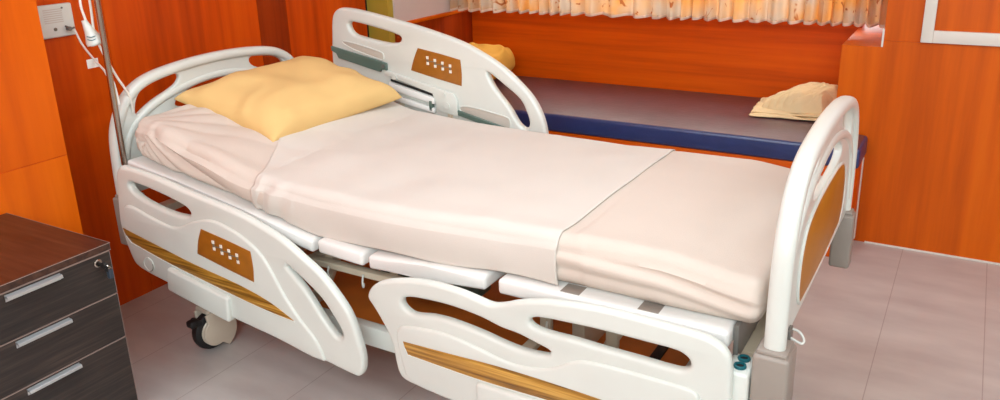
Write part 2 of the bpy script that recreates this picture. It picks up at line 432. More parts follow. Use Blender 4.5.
# ------------------------------------------------------------------ soft things
def pillow_mesh(P00, P10, P11, P01, T, low=0.25, n=44, wr=0.004, seed=0, p=2.6, hp=.55, pull=.03):
    """P..: corner points; T: full thickness; low: share of thickness below the corner plane"""
    bm = bmesh.new(); P00, P10, P11, P01 = map(Vector, (P00, P10, P11, P01))
    nrm = (P10 - P00).cross(P01 - P00).normalized()
    if nrm.z < 0: nrm = -nrm
    top, bot = {}, {}
    for j in range(n + 1):
        for i in range(n + 1):
            # denser sampling near the seam
            u = .5 - .5 * math.cos(math.pi * i / n); v = .5 - .5 * math.cos(math.pi * j / n)
            a, c = 2 * u - 1, 2 * v - 1
            # edges draw inwards between corners
            ui = .5 + (u - .5) * (1 - .055 * (1 - c * c)); vi = .5 + (v - .5) * (1 - .05 * (1 - a * a))
            q_ = 1 - pull * (a * c) ** 4; ui = .5 + (ui - .5) * q_; vi = .5 + (vi - .5) * q_
            base = P00 * (1 - ui) * (1 - vi) + P10 * ui * (1 - vi) + P11 * ui * vi + P01 * (1 - ui) * vi
            h = ((1 - abs(a) ** p) * (1 - abs(c) ** p)); h = max(h, 0) ** hp
            w_ = noise.noise(Vector((u * 5 + seed, v * 5, 1.3))) * wr * 2 + wr * math.sin(14 * (u + v) + 6 * noise.noise(Vector((u * 3, v * 3, seed)))) * (1 - h * .6)
            w_ *= min(1, h * 3)
            top[i, j] = bm.verts.new(base + nrm * (T * (1 - low) * h + w_))
            if 0 < i < n and 0 < j < n: bot[i, j] = bm.verts.new(base - nrm * (T * low * h))
            else: bot[i, j] = top[i, j]
    for j in range(n):
        for i in range(n):
            bm.faces.new((top[i, j], top[i + 1, j], top[i + 1, j + 1], top[i, j + 1]))
            q = [bot[i, j], bot[i, j + 1], bot[i + 1, j + 1], bot[i + 1, j]]
            try: bm.faces.new(q)
            except ValueError: pass
    return bm

b = pillow_mesh((.045, .245, .868), (.478, .272, .752), (.552, .890, .782), (.12, .86, .900), .145, low=.34, p=3.6, hp=.42, wr=.006, pull=-.03)
tag(finish(b, 'pillow', M['pillow'], angle=70), 'plump golden yellow pillow at the head of the hospital bed', 'pillow')

b = pillow_mesh((-.20, 2.14, .575), (.16, 2.18, .575), (.185, 2.56, .60), (-.18, 2.54, .60), .20, low=.36, wr=.010, seed=4, p=3.0, hp=.42, pull=.14)
tag(finish(b, 'couch_pillow', M['cushion'], angle=70), 'mustard cushion lying on the couch behind the raised side rail', 'cushion')

# folded cream blanket on the couch: soft layers, each a slightly turned slab with a rolled edge
def blanket():
    bm = bmesh.new()
    def layer(cx, cy, hx, hy, rot, z0, th, seed, slope=(0, 0)):
        n = 36; top, bot = {}, {}
        cr, sr = math.cos(rot), math.sin(rot)
        for j in range(n + 1):
            for i in range(n + 1):
                u = -math.cos(math.pi * i / n); v = -math.cos(math.pi * j / n)
                e = max(abs(u), abs(v)); s = max(0, 1 - abs(u) ** 5) * max(0, 1 - abs(v) ** 5); h = s ** .4
                wob = 1 + .05 * noise.noise(Vector((u * 2 + seed, v * 2, 0))) + (.03 * noise.noise(Vector((u * 7, v * 7, seed))) if e > .7 else 0)
                x, y = u * hx * wob, v * hy * wob
                X, Y = cx + x * cr - y * sr, cy + x * sr + y * cr
                zz = z0 + slope[0] * u + slope[1] * v
                wr = .006 * noise.noise(Vector((u * 3 + seed, v * 4, 2))) + .005 * math.sin(6 * u + 4 * v + 5 * noise.noise(Vector((u * 2, v * 2, seed))))
                top[i, j] = bm.verts.new((X, Y, zz + th / 2 + (th / 2 + wr) * h))
                bot[i, j] = bm.verts.new((X, Y, zz + th / 2 - th / 2 * h)) if 0 < i < n and 0 < j < n else top[i, j]
        for j in range(n):
            for i in range(n):
                bm.faces.new((top[i, j], top[i + 1, j], top[i + 1, j + 1], top[i, j + 1]))
                try: bm.faces.new((bot[i, j], bot[i, j + 1], bot[i + 1, j + 1], bot[i + 1, j]))
                except ValueError: pass
    layer(1.80, 2.36, .188, .148, .10, .504, .018, 1)
    layer(1.80, 2.37, .178, .138, .02, .519, .022, 2, (.003, .004))
    n = 90; vs = {}
    for j in range(n + 1):
        for i in range(n + 1):
            u, v = -1 + 2 * i / n, -1 + 2 * j / n
            rr = max(abs(u), abs(v)); a_ = math.atan2(v, u)
            k = 1 - .18 * (rr ** 2) * math.sin(2 * a_) ** 2
            wob = 1 + .05 * noise.noise(Vector((math.cos(a_) * 2, math.sin(a_) * 2, 4))) + .035 * math.sin(9 * a_ + 1) * rr
            x = 1.828 + .172 * u * k * wob + .03 * (v) ; y = 2.372 + .132 * v * k * wob
            h = min(1, (1 - rr) / .28); h = math.sin(h * math.pi / 2) ** .7
            slope = .22 + .78 * min(1, max(0, (u + .95) / .95)) ; slope *= .80 + .20 * min(1, max(0, (v + 1) / 1.0))
            z = .534 + .100 * h * slope
            fold = math.sin(16 * (u * .75 - v * .55) + 5 * noise.noise(Vector((u * 1.6, v * 1.6, 7))))
            z += (.030 * (abs(fold) ** .6 - .5) * (1.2 - .8 * h * slope) + .012 * noise.noise(Vector((u * 3.2, v * 3.2, 2)))) * min(1, (1 - rr) * 8)
            vs[i, j] = bm.verts.new((x, y, z))
    for j in range(n):
        for i in range(n): bm.faces.new((vs[i, j], vs[i + 1, j], vs[i + 1, j + 1], vs[i, j + 1]))
    ring = [vs[i, 0] for i in range(n)] + [vs[n, j] for j in range(n)] + [vs[i, n] for i in range(n, 0, -1)] + [vs[0, j] for j in range(n, 0, -1)]
    bm.faces.new(ring[::-1])
    return bm
tag(finish(blanket(), 'folded_blanket', M['blanket'], angle=60), 'rumpled folded cream blanket on the right end of the couch', 'blanket')

# ------------------------------------------------------------------ mattress and draw sheet
def interp(x, T):
    if x <= T[0][0]: return T[0][1]
    for (a, fa), (b_, fb) in zip(T, T[1:]):
        if x <= b_:
            t = (x - a) / (b_ - a); t = t * t * (3 - 2 * t) * .4 + t * .6
            return fa + (fb - fa) * t
    return T[-1][1]
ZT = [(.06, .852), (.16, .840), (.35, .786), (.61, .722), (.9, .703), (1.2, .704), (1.5, .714), (1.72, .725), (1.95, .725), (2.15, .700)]
TILT = [(.06, .004), (.9, .004), (1.2, -.004), (1.6, -.022), (2.15, -.016)]
ZB = [(.06, .712), (.29, .672), (.60, .620), (.885, .578), (1.08, .568), (1.49, .588), (2.14, .588)]
YN, YF = 0.035, 0.935

def soft_disp(x, z, y, part, sheet):
    """folds of the cloth; returns outward displacement"""
    d = 0.0
    if part == 'near' and x < .68:
        dx, dz = x - .10, .835 - z
        th = math.atan2(dz, dx); r = math.hypot(dx, dz)
        d += .022 * (abs(math.sin(th * 13 + .4 + .9 * noise.noise(Vector((x * 3, z * 3, 0))))) ** .7 - .6) * min(1, r / .12) * max(0, min(1, (.72 - x) / .2))
    if part == 'top' and x < .9:
        dx, dy = x - .06, y - .0
        th = math.atan2(dy, dx); r = math.hypot(dx, dy)
        d += .007 * (abs(math.sin(th * 12 + 1.2 * noise.noise(Vector((x * 3, y * 3, 5))))) ** .8 - .6) * min(1, r / .2) * max(0, (.9 - x) / .8)
    if part == 'near' and x > 1.68 and not sheet:
        zt = interp(x, ZT)
        q = zt - .035 - (x - 1.7) * .05 - z
        d += -.009 * math.exp(-(q / .010) ** 2) + .005 * math.exp(-((q - .022) / .014) ** 2) - .004 * math.exp(-((q - .05 + (x - 1.7) * .03) / .010) ** 2) + .002 * math.sin((x * 14 + z * 30))
    if part == 'near' and .64 < x <= 1.75:
        d += .003 * math.sin(x * 9 + z * 14 + 3 * noise.noise(Vector((x * 2, z * 5, 9))))
        if sheet and x < .80: d += .007 * math.sin((x - .62) * 70 - z * 26) * max(0, (.84 - x) / .2)
    if part == 'top' and .62 < x < 1.72:
        d += .0080 * noise.noise(Vector((x * 6, y * 3.5, 3)))
        d += .0022 * math.sin(11 * (x * .8 + y * .5) + 4 * noise.noise(Vector((x * 2, y * 2, 8))))
    d += .0022 * noise.noise(Vector((x * 6, z * 6 + y * 6, 1)))
    return d

def loft(bm, xa, xb, nx, off, sheet, r_end, hem=None):
    rc = .038; rows = []
    def zat(x, ins=0): return interp(x, ZT) + off - ins - (.004 * max(0, min(1, (x - .66) / .04, (1.64 - x) / .04)) if not sheet else 0)
    for i in range(nx + 1):
        x = xa + (xb - xa) * i / nx
        e = min(x - xa, xb - x); ins = 0
        if r_end and e < r_end: ins = r_end - math.sqrt(max(0, r_end ** 2 - (r_end - e) ** 2))
        zt, zb = zat(x, ins), interp(x, ZB) - (0 if sheet else 0) + ins
        y0, y1 = YN - off + ins, YF + off - ins
        pts = []; tl = interp(x, TILT)
        nn = 24
        zlow = zb + .004 if not hem else zb + hem(x)
        rc = min(.038, (zt - zb) * .42)
        for k in range(nn):                   # near side, bottom to top
            t = k / (nn - 1); z = zlow + (zt - rc - zlow) * t
            bulge = .012 * math.sin(math.pi * min(1, max(0, (z - zb) / (zt - zb))))
            tuck = .022 * max(0, 1 - (z - zb) / .03) ** 2
            d = soft_disp(x, z, y0, 'near', sheet) * (0.3 + .7 * min(1, (e / .05) if not sheet else 1))
            pts.append((x, y0 - bulge - d + (0 if sheet else tuck), z))
        for k in range(1, 7):                 # rounded shoulder
            a = math.pi / 2 * k / 7
            w1 = k / 7
            d = soft_disp(x, zt, y0, 'near', sheet) * (1 - w1) + soft_disp(x, zt, y0 + rc, 'top', sheet) * w1
            pts.append((x, y0 + rc - rc * math.cos(a) - d * math.cos(a), zt - rc + rc * math.sin(a) + d * math.sin(a)))
        nt = 70
        for k in range(nt + 1):               # top
            y = y0 + rc + (y1 - y0 - 2 * rc) * k / nt
            xv = x - (1 - i / nx) * .62 * (y - y0 - rc) if sheet else x
            ztv = zat(xv, ins); tl = interp(xv, TILT)
            sag = -.004 + .006 * math.sin(math.pi * k / nt)
            pts.append((xv, y, ztv + tl * k / nt + soft_disp(xv, ztv, y, 'top', False if xv < .62 else sheet) + sag * min(1, k / 6, (nt - k) / 6)))
        for k in range(1, 7):
            a = math.pi / 2 * k / 6
            pts.append((xv, y1 - rc + rc * math.sin(a), ztv + tl - rc + rc * math.cos(a)))
        for k in range(1, 6):
            pts.append((xv, y1, ztv + tl - rc + (zb + .004 - ztv - tl + rc) * k / 5))
        rows.append([bm.verts.new(p) for p in pts])
    for A, B in zip(rows, rows[1:]):
        for k in range(len(A) - 1): bm.faces.new((A[k], B[k], B[k + 1], A[k + 1]))
    if not sheet:
        for A, B in zip(rows, rows[1:]): bm.faces.new((A[-1], B[-1], B[0], A[0]))
        bm.faces.new(rows[0]); bm.faces.new(rows[-1][::-1])
    return bm
b = loft(bmesh.new(), .065, 2.190, 280, 0.0, False, .034)
tag(finish(b, 'mattress', M['sheet'], angle=60), 'bed mattress covered by a peach fitted sheet with gathered corners', 'mattress')
b = loft(bmesh.new(), .625, 1.685, 150, 0.0045, True, 0, hem=lambda x: -.006 + .010 * math.sin(x * 7) ** 2)
ds = finish(b, 'draw_sheet', M['draw'], angle=60)
md = ds.modifiers.new('thickness', 'SOLIDIFY'); md.thickness = .002; md.offset = -1
tag(ds, 'pale pink draw sheet spread across the middle of the mattress', 'bed sheet')

# ------------------------------------------------------------------ hospital bed
bed = thing('hospital_bed', 'white adjustable hospital bed with moulded boards, side rails and casters', 'bed', (1.1, .465, 0))

# --- head and foot boards
def mir(pts): return pts + [(.93 - p[0], p[1]) for p in reversed(pts)]
D1 = [(.098, .842), (.103, .882), (.126, .914), (.182, .941), (.262, .951), (.290, .946), (.292, .930), (.268, .910), (.185, .880), (.130, .850)]
D2 = [(.93 - p[0], p[1]) for p in D1]
D3 = mir([(.262, .838), (.268, .856), (.300, .874), (.350, .889), (.415, .899)]) + [(.63, .824), (.56, .818), (.465, .815), (.37, .818), (.30, .824)]
INLAY = mir([(.19, .600), (.150, .64), (.148, .72), (.185, .775), (.25, .80), (.36, .811)])
def sweep2(bm, path, xc, rx, rp, seg=18):
    """oval bar along a (y,z) path: rx across the board, rp in its plane"""
    P = catmull([(0, p[0], p[1]) for p in path], False, 5); rings = []
    for i, p in enumerate(P):
        t = (P[min(i + 1, len(P) - 1)] - P[max(i - 1, 0)]).normalized(); n_ = Vector((0, t.z, -t.y))
        rings.append([bm.verts.new(p + Vector((xc + rx * math.copysign(abs(math.cos(a)) ** .8, math.cos(a)), 0, 0)) + n_ * rp * math.copysign(abs(math.sin(a)) ** .8, math.sin(a)))
                      for a in [2 * math.pi * k / seg for k in range(seg)]])
    for A, B in zip(rings, rings[1:]):
        for k in range(seg): bm.faces.new((A[k], A[(k + 1) % seg], B[(k + 1) % seg], B[k]))
    bm.faces.new(rings[0][::-1]); bm.faces.new(rings[-1])
RING_C = mir([(-.001, .545), (.001, .68), (.010, .785), (.032, .845), (.064, .894), (.108, .930), (.172, .955), (.278, .971), (.40, .979)])
ARCH_C = mir([(.018, .62), (.030, .70), (.055, .77), (.10, .818), (.175, .860), (.265, .888), (.36, .906), (.43, .913)])
RIDGE_C = mir([(.062, .60), (.064, .70), (.095, .765), (.15, .806), (.22, .824), (.34, .835), (.43, .838)])
WEB = mir([(.000, .566), (.000, .566), (.003, .68), (.012, .79), (.034, .848), (.066, .895), (.110, .930), (.172, .955), (.278, .971), (.40, .979)])
def grow0(loop, d):
    c = (sum(p[0] for p in loop) / len(loop), sum(p[1] for p in loop) / len(loop))
    out = []
    for p in loop:
        l = math.hypot(p[0] - c[0], p[1] - c[1]); out.append((p[0] + (p[0] - c[0]) / l * d, p[1] + (p[1] - c[1]) / l * d))
    return out
def board(xc, s, name):
    """s=+1: the outside of the board looks to +x"""
    bm = bmesh.new()
    f = lambda u, v, w_: (xc + s * w_, u, v)
    sweep2(bm, RING_C, xc, .0235, .019)
    sweep2(bm, ARCH_C, xc, .018, .015)
    plate(bm, spline2(WEB, 4), [spline2(grow0(D1, .002), 4), spline2(grow0(D2, .002), 4), spline2(D3, 4)], f, .011, .006, 3)
    o = finish(bm, name, M['white_plastic'], bed, 40)
    bm = bmesh.new(); plate(bm, spline2(INLAY, 4), [], lambda u, v, w_: (xc + s * (.012 + w_), u, v), .0025, .0015, 1)
    finish(bm, 'inlay_panel', M['amber_foot'], o)
    # raised lip round the inlay
    bm = bmesh.new(); tube(bm, [(xc + s * .0125, p[0], p[1]) for p in INLAY], .0045, 8, True, True, 4)
    finish(bm, 'inlay_rim', M['white_plastic'], o)
    return o
board(-.002, -1, 'headboard')
board(2.2275, 1, 'footboard')

# corner brackets under the boards
def bracket(x0, x1, y, name='corner_bracket'):
    y, hw = (y, .046) if y < .5 else (.926, .030)
    if x0 > 1 and y > .5: x0 += .018
    bm = bmesh.new(); box(bm, x0, x1, y - hw, y + hw, .390, .568, .008, 3); box(bm, x0 + .006, x1 - .006, y - hw + .008, y + hw - .008, .566, .578, .005, 2)
    return finish(bm, name, M['grey_plastic'], bed)
bracket(2.188, 2.266, .008); bracket(2.188, 2.266, .922)
bracket(-.026, .034, .014); bracket(-.026, .034, .922)
# pole sockets inboard of the foot corners
for y0_, ys_ in ((-.046, (-.016, .019)), (.90, (.925,))):
    bm = bmesh.new(); box(bm, 2.130, 2.186, y0_, y0_ + (.09 if y0_ < 0 else .06), .33 if y0_ < 0 else .45, .516, .008, 3)
    s_ = finish(bm, 'pole_socket', M['white_plastic'], bed)
    for y in ys_:
        bm = bmesh.new()
        lathe(bm, [(.0085, .515), (.0135, .515), (.0145, .519), (.0135, .522), (.010, .523), (.0085, .517)], (2.160, y, 0), 'Z', 24)
        finish(bm, 'socket_ring', M['teal'], s_)
        bm = bmesh.new(); lathe(bm, [(.0088, .5155), (.0088, .5185)], (2.160, y, 0), 'Z', 24); finish(bm, 'socket_hole', M['black'], s_)
# crank/bag hook behind the footboard corner
bm = bmesh.new(); tube(bm, [(2.245, .066, .572), (2.262, .064, .566), (2.272, .065, .563), (2.275, .071, .567), (2.271, .077, .575), (2.262, .080, .583), (2.245, .082, .586)], .0028, 10)
finish(bm, 'bag_hook', M['white_plastic'], bed)
bm = bmesh.new(); box(bm, 2.240, 2.248, .058, .088, .560, .592, .002); finish(bm, 'hook_plate', M['steel_grey'], bed)

# --- mattress platform: four moulded sections
def deck(prof, slots):
    """prof: [(x, ztop)...]; a 4.5 cm thick moulded panel, with slots near the edge"""
    T = .044
    pts = [(x, z) for x, z in prof] + [(x, z - T) for x, z in reversed(prof)]
    bm = bmesh.new(); prism_box(bm, pts, 0.0, .94, .011, 3)
    o = finish(bm, 'deck_panel', M['panel_plastic'], bed)
    return o
dk = deck([(.045, .708), (.30, .668), (.60, .618), (.880, .568)], None)
deck([(.899, .574), (1.072, .564)], None)
deck([(1.091, .562), (1.29, .572), (1.487, .583)], None)
dk4 = deck([(1.524, .584), (2.128, .584)], None)
for x0, x1 in ((1.700, 1.752), (1.905, 1.957)):
    bm = bmesh.new(); box(bm, x0, x1, .012, .06, .5835, .5850, .0005, 1)
    finish(bm, 'slot', M['grey_plastic'], dk4)
bm = bmesh.new(); tube(bm, [(1.56, .006, .5735), (2.10, .006, .5735)], .0018, 6, False); finish(bm, 'edge_bead', M['recess'], dk4)
# steel edge behind the last section and cross member
bm = bmesh.new(); box(bm, 2.130, 2.142, .03, .91, .50, .590, .002); finish(bm, 'end_plate', M['steel_grey'], bed)
bm = bmesh.new(); box(bm, 2.142, 2.20, .085, .85, .47, .50, .003); finish(bm, 'end_beam', M['beige_metal'], bed)
# upper frame under the platform
bm = bmesh.new()
for y in (.10, .80): box(bm, .74, 1.16, y, y + .03, .424, .446, .003)
for x in (.74, 1.13): box(bm, x, x + .03, .13, .80, .426, .444, .003)
for y in (.18, .72): box(bm, .03, 2.14, y, y + .03, .495, .522, .003)
for x in (.05, .95, 1.5, 2.06): box(bm, x, x + .04, .21, .72, .498, .519, .003)
for x in (.80, 1.06):
    for y in (.13, .775): box(bm, x, x + .03, y, y + .025, .444, .52, .002)
finish(bm, 'upper_frame', M['beige_metal'], bed)
for x, y in ((.000, .04), (.000, .84), (2.135, .06), (2.135, .84)):
    bm = bmesh.new(); box(bm, x, x + .055, y, y + .16, .470, .498, .004); finish(bm, 'corner_link', M['beige_metal'], bed)
# base frame
bm = bmesh.new()
for y in (.03, .87): box(bm, .34, 2.02, y, y + .035, .238, .305, .006)
for x in (.34, 1.95): box(bm, x, x + .05, .05, .88, .245, .300, .005)
for x in (.22, 1.94):
    for y in (.05, .85): box(bm, x - .0, x + .14, y, y + .045, .215, .262, .006)
finish(bm, 'base_frame', M['white_plastic'], bed)
bm = bmesh.new(); box(bm, .36, 2.0, .066, .869, .246, .258, .002); finish(bm, 'base_board', M['brown_board'], bed)
# lifting arms
for x in (.72, 1.72):
    for y in (.16, .74):
        bm = bmesh.new(); tube(bm, [(x, y + .03, .27), (x + .12, y + .03, .51)], .016, 12, False); lathe(bm, [(.024, -.02), (.024, .02)], (x, y, .275), 'Y', 20); finish(bm, 'lift_arm', M['beige_metal'], bed)
# drive motor, bracket, cable, bag hooks
bm = bmesh.new(); tube(bm, [(.98, .30, .36), (1.22, .30, .40)], .030, 18, False); box(bm, 1.20, 1.30, .26, .34, .35, .44, .01); finish(bm, 'drive_motor', M['green_grey'], bed)
bm = bmesh.new(); box(bm, 1.045, 1.085, .155, .19, .43, .52, .004); finish(bm, 'hinge_bracket', M['green_grey'], bed)
bm = bmesh.new(); box(bm, 1.00, 1.012, .16, .20, .28, .53, .002); box(bm, 1.022, 1.03, .16, .20, .28, .53, .002); finish(bm, 'hinge_plate', M['black'], bed)
bm = bmesh.new(); tube(bm, [(.84, .40, .40), (.86, .39, .33), (.92, .38, .31), (.98, .38, .33), (1.0, .38, .40)], .012, 10); finish(bm, 'power_cable', M['black'], bed)
for x in (.845, .985, 1.62):
    bm = bmesh.new(); tube(bm, [(x, .096, .437), (x, .090, .415), (x + .006, .084, .402), (x + .012, .080, .407), (x + .014, .079, .417)], .0032, 8); finish(bm, 'hook', M['white_plastic'], bed)
bm = bmesh.new(); box(bm, 1.62, 1.66, .25, .60, .258, .42, .003); finish(bm, 'actuator_mount', M['beige_metal'], bed)
bm = bmesh.new(); box(bm, 1.83, 1.86, .07, .865, .2585, .268, .002); finish(bm, 'cross_strap', M['black'], bed)

# --- casters
def caster(x, y, rot):
    cx = Matrix.Translation((x, y, 0)) @ Matrix.Rotation(rot, 4, 'Z')
    def put(bm): 
        bmesh.ops.transform(bm, matrix=cx, verts=bm.verts); return bm
    bm = lathe(bmesh.new(), [(.030, -.020), (.060, -.020), (.0705, -.013), (.0735, 0), (.0705, .013), (.060, .020), (.030, .020)], (0, 0, .0735), 'Y', 40)
    o = finish(put(bm), 'caster', M['black'], bed)
    bm = lathe(bmesh.new(), [(.022, -.026), (.048, -.025), (.052, -.021), (.052, .021), (.048, .025), (.022, .026)], (0, 0, .0735), 'Y', 32)
    lathe(bm, [(.018, -.031), (.021, -.027), (.021, .027), (.018, .031)], (0, 0, .0735), 'Y', 24)
    finish(put(bm), 'wheel_cover', M['caster'], o)
    # fender fork
    arc = [(math.cos(a) * .083, math.sin(a) * .083 + .0735) for a in [math.radians(d) for d in range(-60, 118, 8)]]
    inn = [(math.cos(a) * .052, math.sin(a) * .052 + .0735) for a in [math.radians(d) for d in range(128, 290, 8)]]
    bm = bmesh.new(); plate(bm, arc + inn, [], lambda u, v, w_: (u, w_ - .034, v), .006, .004, 2); plate(bm, arc + inn, [], lambda u, v, w_: (u, w_ + .034, v), .006, .004, 2)
    box(bm, -.030, .040, -.036, .036, .148, .168, .008, 3); lathe(bm, [(.020, .165), (.020, .225)], (0.02, 0, 0), 'Z', 20)
    finish(put(bm), 'caster_fork', M['caster'], o)
    bm = bmesh.new(); box(bm, -.085, -.045, -.018, .018, .112, .138, .008, 3); lathe(bm, [(.012, -.02), (.012, .02)], (-.055, 0, .125), 'Y', 16)
    finish(put(bm), 'brake_pedal', M['black'], o)
caster(.262, .072, math.radians(84)); caster(.275, .872, math.radians(20)); caster(2.03, .082, math.radians(-10)); caster(2.03, .862, 0)

# --- side rails
def densify(p, n=4): return spline2(p, n)
def grow(loop, d):
    """push a closed loop outwards by d"""
    ar = sum(a[0] * b[1] - b[0] * a[1] for a, b in zip(loop, loop[1:] + loop[:1])); s = 1 if ar > 0 else -1; out = []
    for i, p in enumerate(loop):
        a, b = loop[i - 1], loop[(i + 1) % len(loop)]; t = Vector((b[0] - a[0], b[1] - a[1]))
        if t.length < 1e-6: out.append(p); continue
        t.normalize(); out.append((p[0] + s * t.y * d, p[1] - s * t.x * d))
    return out
A_OUT = [(.100, .709), (.115, .712), (.258, .700), (.398, .676), (.541, .654), (.626, .641), (.700, .624), (.818, .585), (.892, .545), (.965, .500), (1.030, .435), (1.063, .388), (1.084, .330), (1.098, .265), (1.095, .222), (1.083, .200), (1.066, .191), (.943, .208), (.762, .232), (.582, .256), (.500, .266), (.276, .313), (.130, .340), (.095, .350), (.074, .386), (.051, .465), (.047, .509), (.064, .622), (.080, .690)]
A_H1 = [(.140, .652), (.152, .659), (.293, .640), (.405, .614), (.424, .600), (.415, .590), (.379, .586), (.320, .588), (.224, .604), (.178, .618), (.148, .634)]
A_H2 = [(.829, .500), (.889, .464), (.954, .418), (.994, .369), (1.019, .330), (1.018, .312), (1.003, .312), (.968, .347), (.921, .408), (.894, .441), (.851, .481)]
A_RIDGE = [(.088, .552), (.110, .574), (.150, .574), (.222, .556), (.318, .538), (.368, .543), (.450, .578), (.530, .596), (.607, .584), (.680, .556), (.735, .520), (.775, .465), (.810, .405), (.865, .336), (.915, .288), (.940, .250), (.948, .212)]
A_LOW = [(.762, .240), (.582, .262), (.500, .272), (.276, .319), (.135, .346), (.100, .372), (.084, .45)]
A_STRIP = [(.074, .488), (.074, .488), (.278, .450), (.419, .424), (.619, .396), (.750, .366), (.848, .324), (.848, .324), (.760, .330), (.643, .344), (.466, .372), (.286, .402), (.110, .440), (.110, .440), (.086, .462)]
A_CTRL = [(.481, .559), (.481, .559), (.600, .541), (.694, .524), (.694, .524), (.697, .470), (.692, .421), (.692, .421), (.570, .443), (.446, .467), (.446, .467), (.460, .515)]
def strip_on(loop, y, s, half, bev, mapx=None):
    pass
def rail_head_near():
    y = -.048; s = -1
    f = lambda u, v, w_: (u, y + w_, v)
    bm = bmesh.new()
    plate(bm, densify(A_OUT), [grow(densify(A_H1), .003), grow(densify(A_H2), .005)], lambda u, v, w_: (u, y - .003 + w_, v), .015, .012, 4)
    low = [p for p in A_RIDGE] + A_LOW
    plate(bm, densify(low), [], lambda u, v, w_: (u, y - .012 + w_, v), .014, .008, 3)
    o = finish(bm, 'side_rail', M['white_plastic'], bed, 40)
    bm = bmesh.new(); plate(bm, spline2(A_STRIP, 3), [], lambda u, v, w_: (u, y - .026 + w_, v), .0012, .0006, 1); finish(bm, 'wood_strip', M['oak'], o)
    bm = bmesh.new(); tube(bm, [(p[0], y - .0262, p[1] - .001) for p in A_STRIP[6:15]], .0025, 8, True, False, 4); finish(bm, 'strip_rim', M['white_plastic'], o)
    bm = bmesh.new(); plate(bm, spline2(A_CTRL, 3), [], lambda u, v, w_: (u, y - .0265 + w_, v), .0015, .0008, 1); finish(bm, 'control_panel', M['amber'], o)
    buttons(o, y - .0285, (.531, .524), (.034, -.0080), (.0015, -.0225), .0055)
    # hinge cover and round badge
    bm = bmesh.new(); prism_box(bm, [(.293, .390), (.574, .342), (.566, .252), (.278, .304)], y - .042, y - .01, .010, 4); finish(bm, 'hinge_cover', M['white_plastic'], o)
    bm = bmesh.new(); lathe(bm, [(.026, 0), (.026, -.003), (.0235, -.004), (.0225, -.0022)], (.184, y - .0255, .374), 'Y', 32); finish(bm, 'round_badge', M['white_plastic'], o)
    bm = bmesh.new(); tube(bm, [(.184 + .024 * math.cos(a), y - .0293, .374 + .024 * math.sin(a)) for a in [math.radians(d) for d in range(-80, 20, 12)]], .0014, 6); finish(bm, 'badge_line', M['line_grey'], o)
    return o
def buttons(o, y, org, du, dv, r, s=1):
    for j in range(2):
        for i in range(4):
            x = org[0] + du[0] * i + dv[0] * j; z = org[1] + du[1] * i + dv[1] * j
            bm = bmesh.new(); box(bm, x - r, x + r, y - .0012, y + .0012, z - r, z + r, .0006, 1); finish(bm, 'button', M['button'], o)
    bm = bmesh.new()
    for i in range(4):
        x = org[0] + du[0] * i + dv[0] * .5; z = org[1] + du[1] * i + dv[1] * .5
        box(bm, x - .0035, x + .0035, y - .0008, y + .0008, z - .006, z + .006)
        if i < 3: box(bm, x + .0035, x + du[0] - .0035, y - .0006, y + .0006, z - .0045, z - .0015)
    finish(bm, 'button_symbol', M['line_grey'], o)
rail_head_near()

B_OUT = [(1.134, .469), (1.150, .502), (1.188, .528), (1.257, .549), (1.324, .560), (1.389, .562), (1.451, .558), (1.505, .549), (1.541, .544), (1.575, .552), (1.620, .570), (1.685, .588), (1.739, .596), (1.807, .603), (1.880, .605), (1.951, .604), (2.035, .601), (2.092, .597), (2.128, .583), (2.147, .560), (2.153, .528), (2.155, .458), (2.150, .36), (2.135, .27), (2.105, .225), (2.06, .205), (1.80, .195), (1.55, .203), (1.394, .214), (1.290, .226), (1.250, .232), (1.230, .246), (1.220, .270), (1.206, .353), (1.176, .408), (1.151, .444)]
B_H1 = [(1.260, .484), (1.272, .495), (1.320, .502), (1.417, .504), (1.509, .494), (1.568, .480), (1.621, .474), (1.672, .461), (1.706, .451), (1.690, .443), (1.626, .440), (1.567, .447), (1.508, .458), (1.415, .468), (1.351, .467), (1.290, .458), (1.264, .470)]
B_H2 = [(1.655, .523), (1.668, .533), (1.701, .538), (1.739, .540), (1.818, .543), (1.894, .543), (1.967, .542), (2.030, .540), (2.052, .530), (2.057, .516), (2.045, .505), (2.021, .502), (1.944, .504), (1.844, .506), (1.771, .509), (1.706, .509), (1.668, .514)]
B_RIDGE = [(1.234, .370), (1.240, .398), (1.260, .412), (1.314, .421), (1.381, .426), (1.444, .421), (1.506, .410), (1.566, .398), (1.625, .394), (1.694, .406), (1.738, .426), (1.771, .447), (1.808, .459), (1.896, .464), (1.994, .463), (2.070, .460), (2.088, .446), (2.085, .40)]
B_LOW = [(2.078, .30), (2.05, .222), (1.80, .209), (1.55, .214), (1.394, .225), (1.300, .234), (1.262, .250), (1.250, .285)]
B_STRIP = [(1.259, .367), (1.259, .367), (1.410, .371), (1.565, .376), (1.738, .373), (1.90, .365), (2.03, .350), (2.03, .350), (1.93, .330), (1.80, .322), (1.681, .320), (1.502, .319), (1.272, .329), (1.272, .329), (1.264, .348)]
